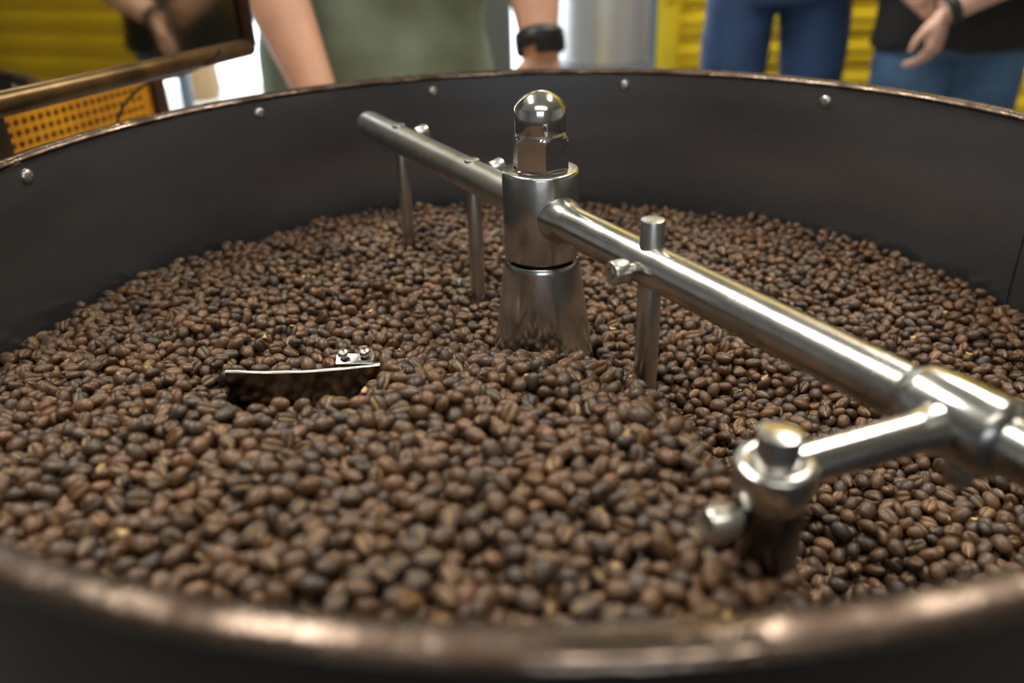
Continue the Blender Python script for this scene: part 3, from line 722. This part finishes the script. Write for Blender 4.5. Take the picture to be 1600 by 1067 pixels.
def person(base, yaw, H_, look, arms, shirt, trousers, skin, label, hipw=.165, sep=.10, shirt_hem=None, sleeves=True, stagger=0.0, waist_fwd=0.0):
    """base on the floor; arms: for side -1/+1 a dict(elbow, wrist, fingers dir, palm normal) in world coordinates; local axes: +Y is where the figure faces"""
    root = empty('person', (base[0], base[1], FLOOR)); tag(root, label, 'person')
    c, s = math.cos(yaw), math.sin(yaw)
    def Wd(x, y, z): return Vector((c * x - s * y, s * x + c * y, z * H_))     # relative to root; z as a share of height
    def rel(p): return Vector(p) - Vector((base[0], base[1], FLOOR))
    bm = bmesh.new()
    hipz, knee, ank, sh, neck = .53, .285, .045, .815, .86
    # trunk
    def trunk(bm, g=0.0, z0=.47, z1=.83, rows=None):
        rows = rows or [(.47, hipw * .95, .105), (.52, hipw, .112), (.57, hipw * .93, .105), (.62, hipw * .83, .095), (.68, hipw * .90, .10), (.75, hipw * 1.07, .11), (.80, hipw * 1.08, .095), (.83, hipw * .75, .07)]
        rings = []
        for z, a, b in rows:
            if z < z0 - .001 or z > z1 + .001: continue
            rings.append([bm.verts.new(Wd((a + g) * math.cos(t), (b + g) * math.sin(t), z)) for t in [2 * PI * k / 28 for k in range(28)]])
        for r0, r1 in zip(rings, rings[1:]):
            for k in range(28): bm.faces.new((r0[k], r0[(k + 1) % 28], r1[(k + 1) % 28], r1[k]))
        bm.faces.new(list(reversed(rings[0]))); bm.faces.new(rings[-1])
    trunk(bm)
    tube(bm, [Wd(0, 0, .80), Wd(0, .005, .84), Wd(0, .015, .885)], [.075, .058, .055], 16)
    hd = Wd(0, .025, .93)
    ball(bm, hd, (.075, .092, .118), 24); ball(bm, hd + Wd(0, .035, 0) - Vector((0, 0, .055)), (.052, .055, .055), 16)
    fw = Wd(0, 1, 0); rt = Wd(1, 0, 0)
    tube(bm, [hd + fw * .088 + Vector((0, 0, .015)), hd + fw * .108 - Vector((0, 0, .022)), hd + fw * .088 - Vector((0, 0, .03))], [.008, .014, .010], 8)
    for sd in (-1, 1):
        ball(bm, hd + rt * sd * .078 - Vector((0, 0, .005)), (.012, .02, .032), 10)
        # leg
        lx = sep * sd
        tube(bm, [Wd(lx * .75, 0, .50), Wd(lx * .95, .005, .40), Wd(lx, stagger * sd, knee), Wd(lx, stagger * sd - .01, .20), Wd(lx, stagger * sd - .02, ank)], [.082, .074, .052, .05, .036], 18)
        tube(bm, [Wd(lx, stagger * sd - .05, .022), Wd(lx, stagger * sd + .06, .022), Wd(lx * 1.1, stagger * sd + .17, .014)], [.034, .036, .026], 12)
        a = arms[sd]; shd = Wd(sd * hipw * 1.12, 0, .80); el = rel(a['elbow']); wr = rel(a['wrist'])
        tube(bm, [shd, shd.lerp(el, .4), el], [.055, .049, .041], 16)
        tube(bm, [el, el.lerp(wr, .25), el.lerp(wr, .7), wr], [.041, .046, .034, .0275], 16); ball(bm, el, .041, 12)
        hand(bm, wr, a['dir'], a['palm'], a.get('thumb', sd), a.get('curl', .35), a.get('sc', 1))
    body = remeshed('body', bm, skin, root, .0055, 3)
    # hair
    bm = bmesh.new(); ball(bm, hd + Vector((0, 0, .022)) - fw * .014, (.082, .094, .112), 24)
    for v in list(bm.verts):
        lc = v.co - hd
        if lc.dot(fw) > .045 and lc.z < .055: bm.verts.remove(v)
        elif lc.z < -.03: bm.verts.remove(v)
    obj('hair', bm, M['hair'], root, True)
    for sd in (-1, 1):
        bm = bmesh.new(); ball(bm, hd + fw * .0765 + rt * sd * .030 + Vector((0, 0, .008)), (.012, .010, .0075), 12); ey = obj('eye', bm, M['eye'], root, True)
        bm = bmesh.new(); ball(bm, hd + fw * .0835 + rt * sd * .030 + Vector((0, 0, .008)), .0048, 10); obj('iris', bm, M['hair'], ey, True)
    bm = bmesh.new(); tube(bm, [hd + fw * .088 - rt * .024 - Vector((0, 0, .058)), hd + fw * .096 - Vector((0, 0, .060)), hd + fw * .088 + rt * .024 - Vector((0, 0, .058))], [.003, .006, .003], 8); obj('mouth', bm, mat('lips', (.45, .17, .14), .5), root, True)
    # trousers
    bm = bmesh.new(); trunk(bm, .008, .47, .57, [(.47, hipw * .93, .105), (.50, hipw * .99, .112), (.53, hipw, .112), (.57, hipw * .93, .105)])
    for sd in (-1, 1):
        lx = sep * sd
        tube(bm, [Wd(lx * .78, 0, .53), Wd(lx * .88, 0, .46), Wd(lx * .97, .005, .38), Wd(lx, stagger * sd, knee), Wd(lx, stagger * sd - .01, .18), Wd(lx, stagger * sd - .02, .05)], [.088, .088, .080, .066, .062, .056], 20)
    remeshed('trousers', bm, trousers, root, .008, 5, .012)
    for sd in (-1, 1):
        lx = sep * sd; bm = bmesh.new()
        tube(bm, [Wd(lx, stagger * sd - .08, .022), Wd(lx, stagger * sd - .02, .028), Wd(lx, stagger * sd + .07, .025), Wd(lx * 1.1, stagger * sd + .19, .016)], [.034, .044, .045, .030], 16)
        o = remeshed('shoe', bm, M['shoe'], root, .008, 4)
    # shirt
    if shirt:
        bm = bmesh.new(); hem = shirt_hem or .50
        trunk(bm, .013, 0, 1, [(hem, hipw * 1.02, .118), (hem + .04, hipw, .116), (.58, hipw * .96, .110), (.63, hipw * .90, .104), (.69, hipw * .94, .106), (.75, hipw * 1.08, .112), (.80, hipw * 1.10, .098), (.835, hipw * .70, .07)])
        for sd in (-1, 1):
            a = arms[sd]; shd = Wd(sd * hipw * 1.10, 0, .80); el = rel(a['elbow'])
            tube(bm, [shd - Vector((0, 0, 0)) - rt * sd * .03, shd, shd.lerp(el, .55), shd.lerp(el, .78)], [.06, .066, .062, .066], 18)
        remeshed('shirt', bm, shirt, root, .007, 4, .038)
    return root, Wd, rel
def band(parent, base, c, d, r, wd, mt, name='watch_strap'):
    bm = bmesh.new(); c = Vector(c) - Vector(base); d = Vector(d).normalized()
    lathe(bm, [(r * .97, -wd / 2), (r * 1.08, -wd / 2), (r * 1.1, 0), (r * 1.08, wd / 2), (r * .97, wd / 2)], c, d, 28, close=False); return obj(name, bm, mt, parent, True)

# person behind the tray, sage green shirt, leaning hands towards it
p1 = at(582, 60, 1.52); b1 = (p1.x, p1.y, FLOOR)
LE = at(405, -70, 1.36); LW = at(512, 190, 1.24)
RE = at(826, -90, 1.42); RWp = at(846, 88, 1.34)
d2_ = (RWp - RE).normalized()
root1, _, _ = person(b1, PI, 1.72, None, {1: dict(elbow=LE, wrist=LW, dir=(LW - LE).normalized() + Vector((.2, -.1, -.1)), palm=(0, -.3, -1)),
                  -1: dict(elbow=RE, wrist=RWp, dir=(-.05, -.2, -1), palm=(.25, -1, 0), thumb=1, curl=.2)},
       M['green_cloth'], M['khaki'], M['skin_a'], 'person in a sage green t-shirt with a black wristwatch leaning over the far rim', hipw=.180, shirt_hem=.465)
band(root1, b1, RWp - d2_ * .022, d2_, .0355, .027, M['blackplastic'])
bm = bmesh.new(); n_ = Vector((0.35, -1, .2)).normalized(); u_, v_, _ = frame(n_)
cface = RWp - d2_ * .022 + n_ * .037 - Vector(b1); box(bm, cface, (.038, .012, .034), Matrix((Vector((1, .3, 0)).normalized(), Vector((-.3, 1, 0)).normalized(), Vector((0, 0, 1)))).transposed(), bev=.004); obj('watch_face', bm, M['blackplastic'], root1)
bm = bmesh.new()   # inked patch on the forearm
lathe(bm, [(.0385, 0), (.0405, .03), (.043, .06), (.044, .08)], RE.lerp(RWp, .52) - Vector(b1), -(d2_), 20, close=False)
def ink(o): pass
tt = obj('forearm_tattoo', bm, grime(mat('tattooed skin', (.35, .22, .16), .6), (.14, .12, .10), (.55, .33, .23), 55, .42, .58), root1, True)
# person in dark jeans, only hips and thighs in view
p2 = at(1210, 60, 2.36)
def hang(p, sd, yaw_c=PI, sw=.24):
    return dict(elbow=(p.x - sd * sw * 1.0, p.y + .06, .20), wrist=(p.x - sd * (sw + .0), p.y - .0, -.03), dir=(0, -.1, -1), palm=(sd, 0, 0))
person((p2.x, p2.y, FLOOR), PI, 1.84, None, {1: dict(elbow=(p2.x - .25, p2.y + .05, .20), wrist=(p2.x - .14, p2.y - .16, .26), dir=(1, .1, .2), palm=(0, 1, 0)), -1: dict(elbow=(p2.x + .25, p2.y + .05, .20), wrist=(p2.x + .14, p2.y - .18, .29), dir=(-1, .1, .1), palm=(0, 1, 0))},
       M['wallgrey'], M['denim_a'], M['skin_b'], 'person in dark blue jeans standing with legs apart before the yellow wall', hipw=.158, sep=.105, shirt_hem=.53)
# person in black shirt and mid blue jeans with hands clasped
p3 = at(1488, 60, 2.22); b3 = (p3.x, p3.y, FLOOR)
W3 = at(1474, 18, 2.00); E3 = at(1640, -75, 2.10); W3b = at(1448, 4, 2.075); E3b = at(1372, -90, 2.12)
root3, _, _ = person(b3, PI, 1.66, None, {-1: dict(elbow=E3, wrist=W3, dir=(-.14, -.1, -1), palm=(-.75, .65, 0), curl=.62, sc=.84), 1: dict(elbow=E3b, wrist=W3b, dir=(.75, .1, -.45), palm=(0.2, 1, 0), curl=.3, sc=.84)},
       M['black_cloth'], M['denim_b'], M['skin_b'], 'person in black t-shirt and blue jeans with hands crossed before the yellow wall', hipw=.158, sep=.085, shirt_hem=.478)
band(root3, b3, W3 + (E3 - W3).normalized() * .012, (E3 - W3), .0300, .022, M['blackplastic'])
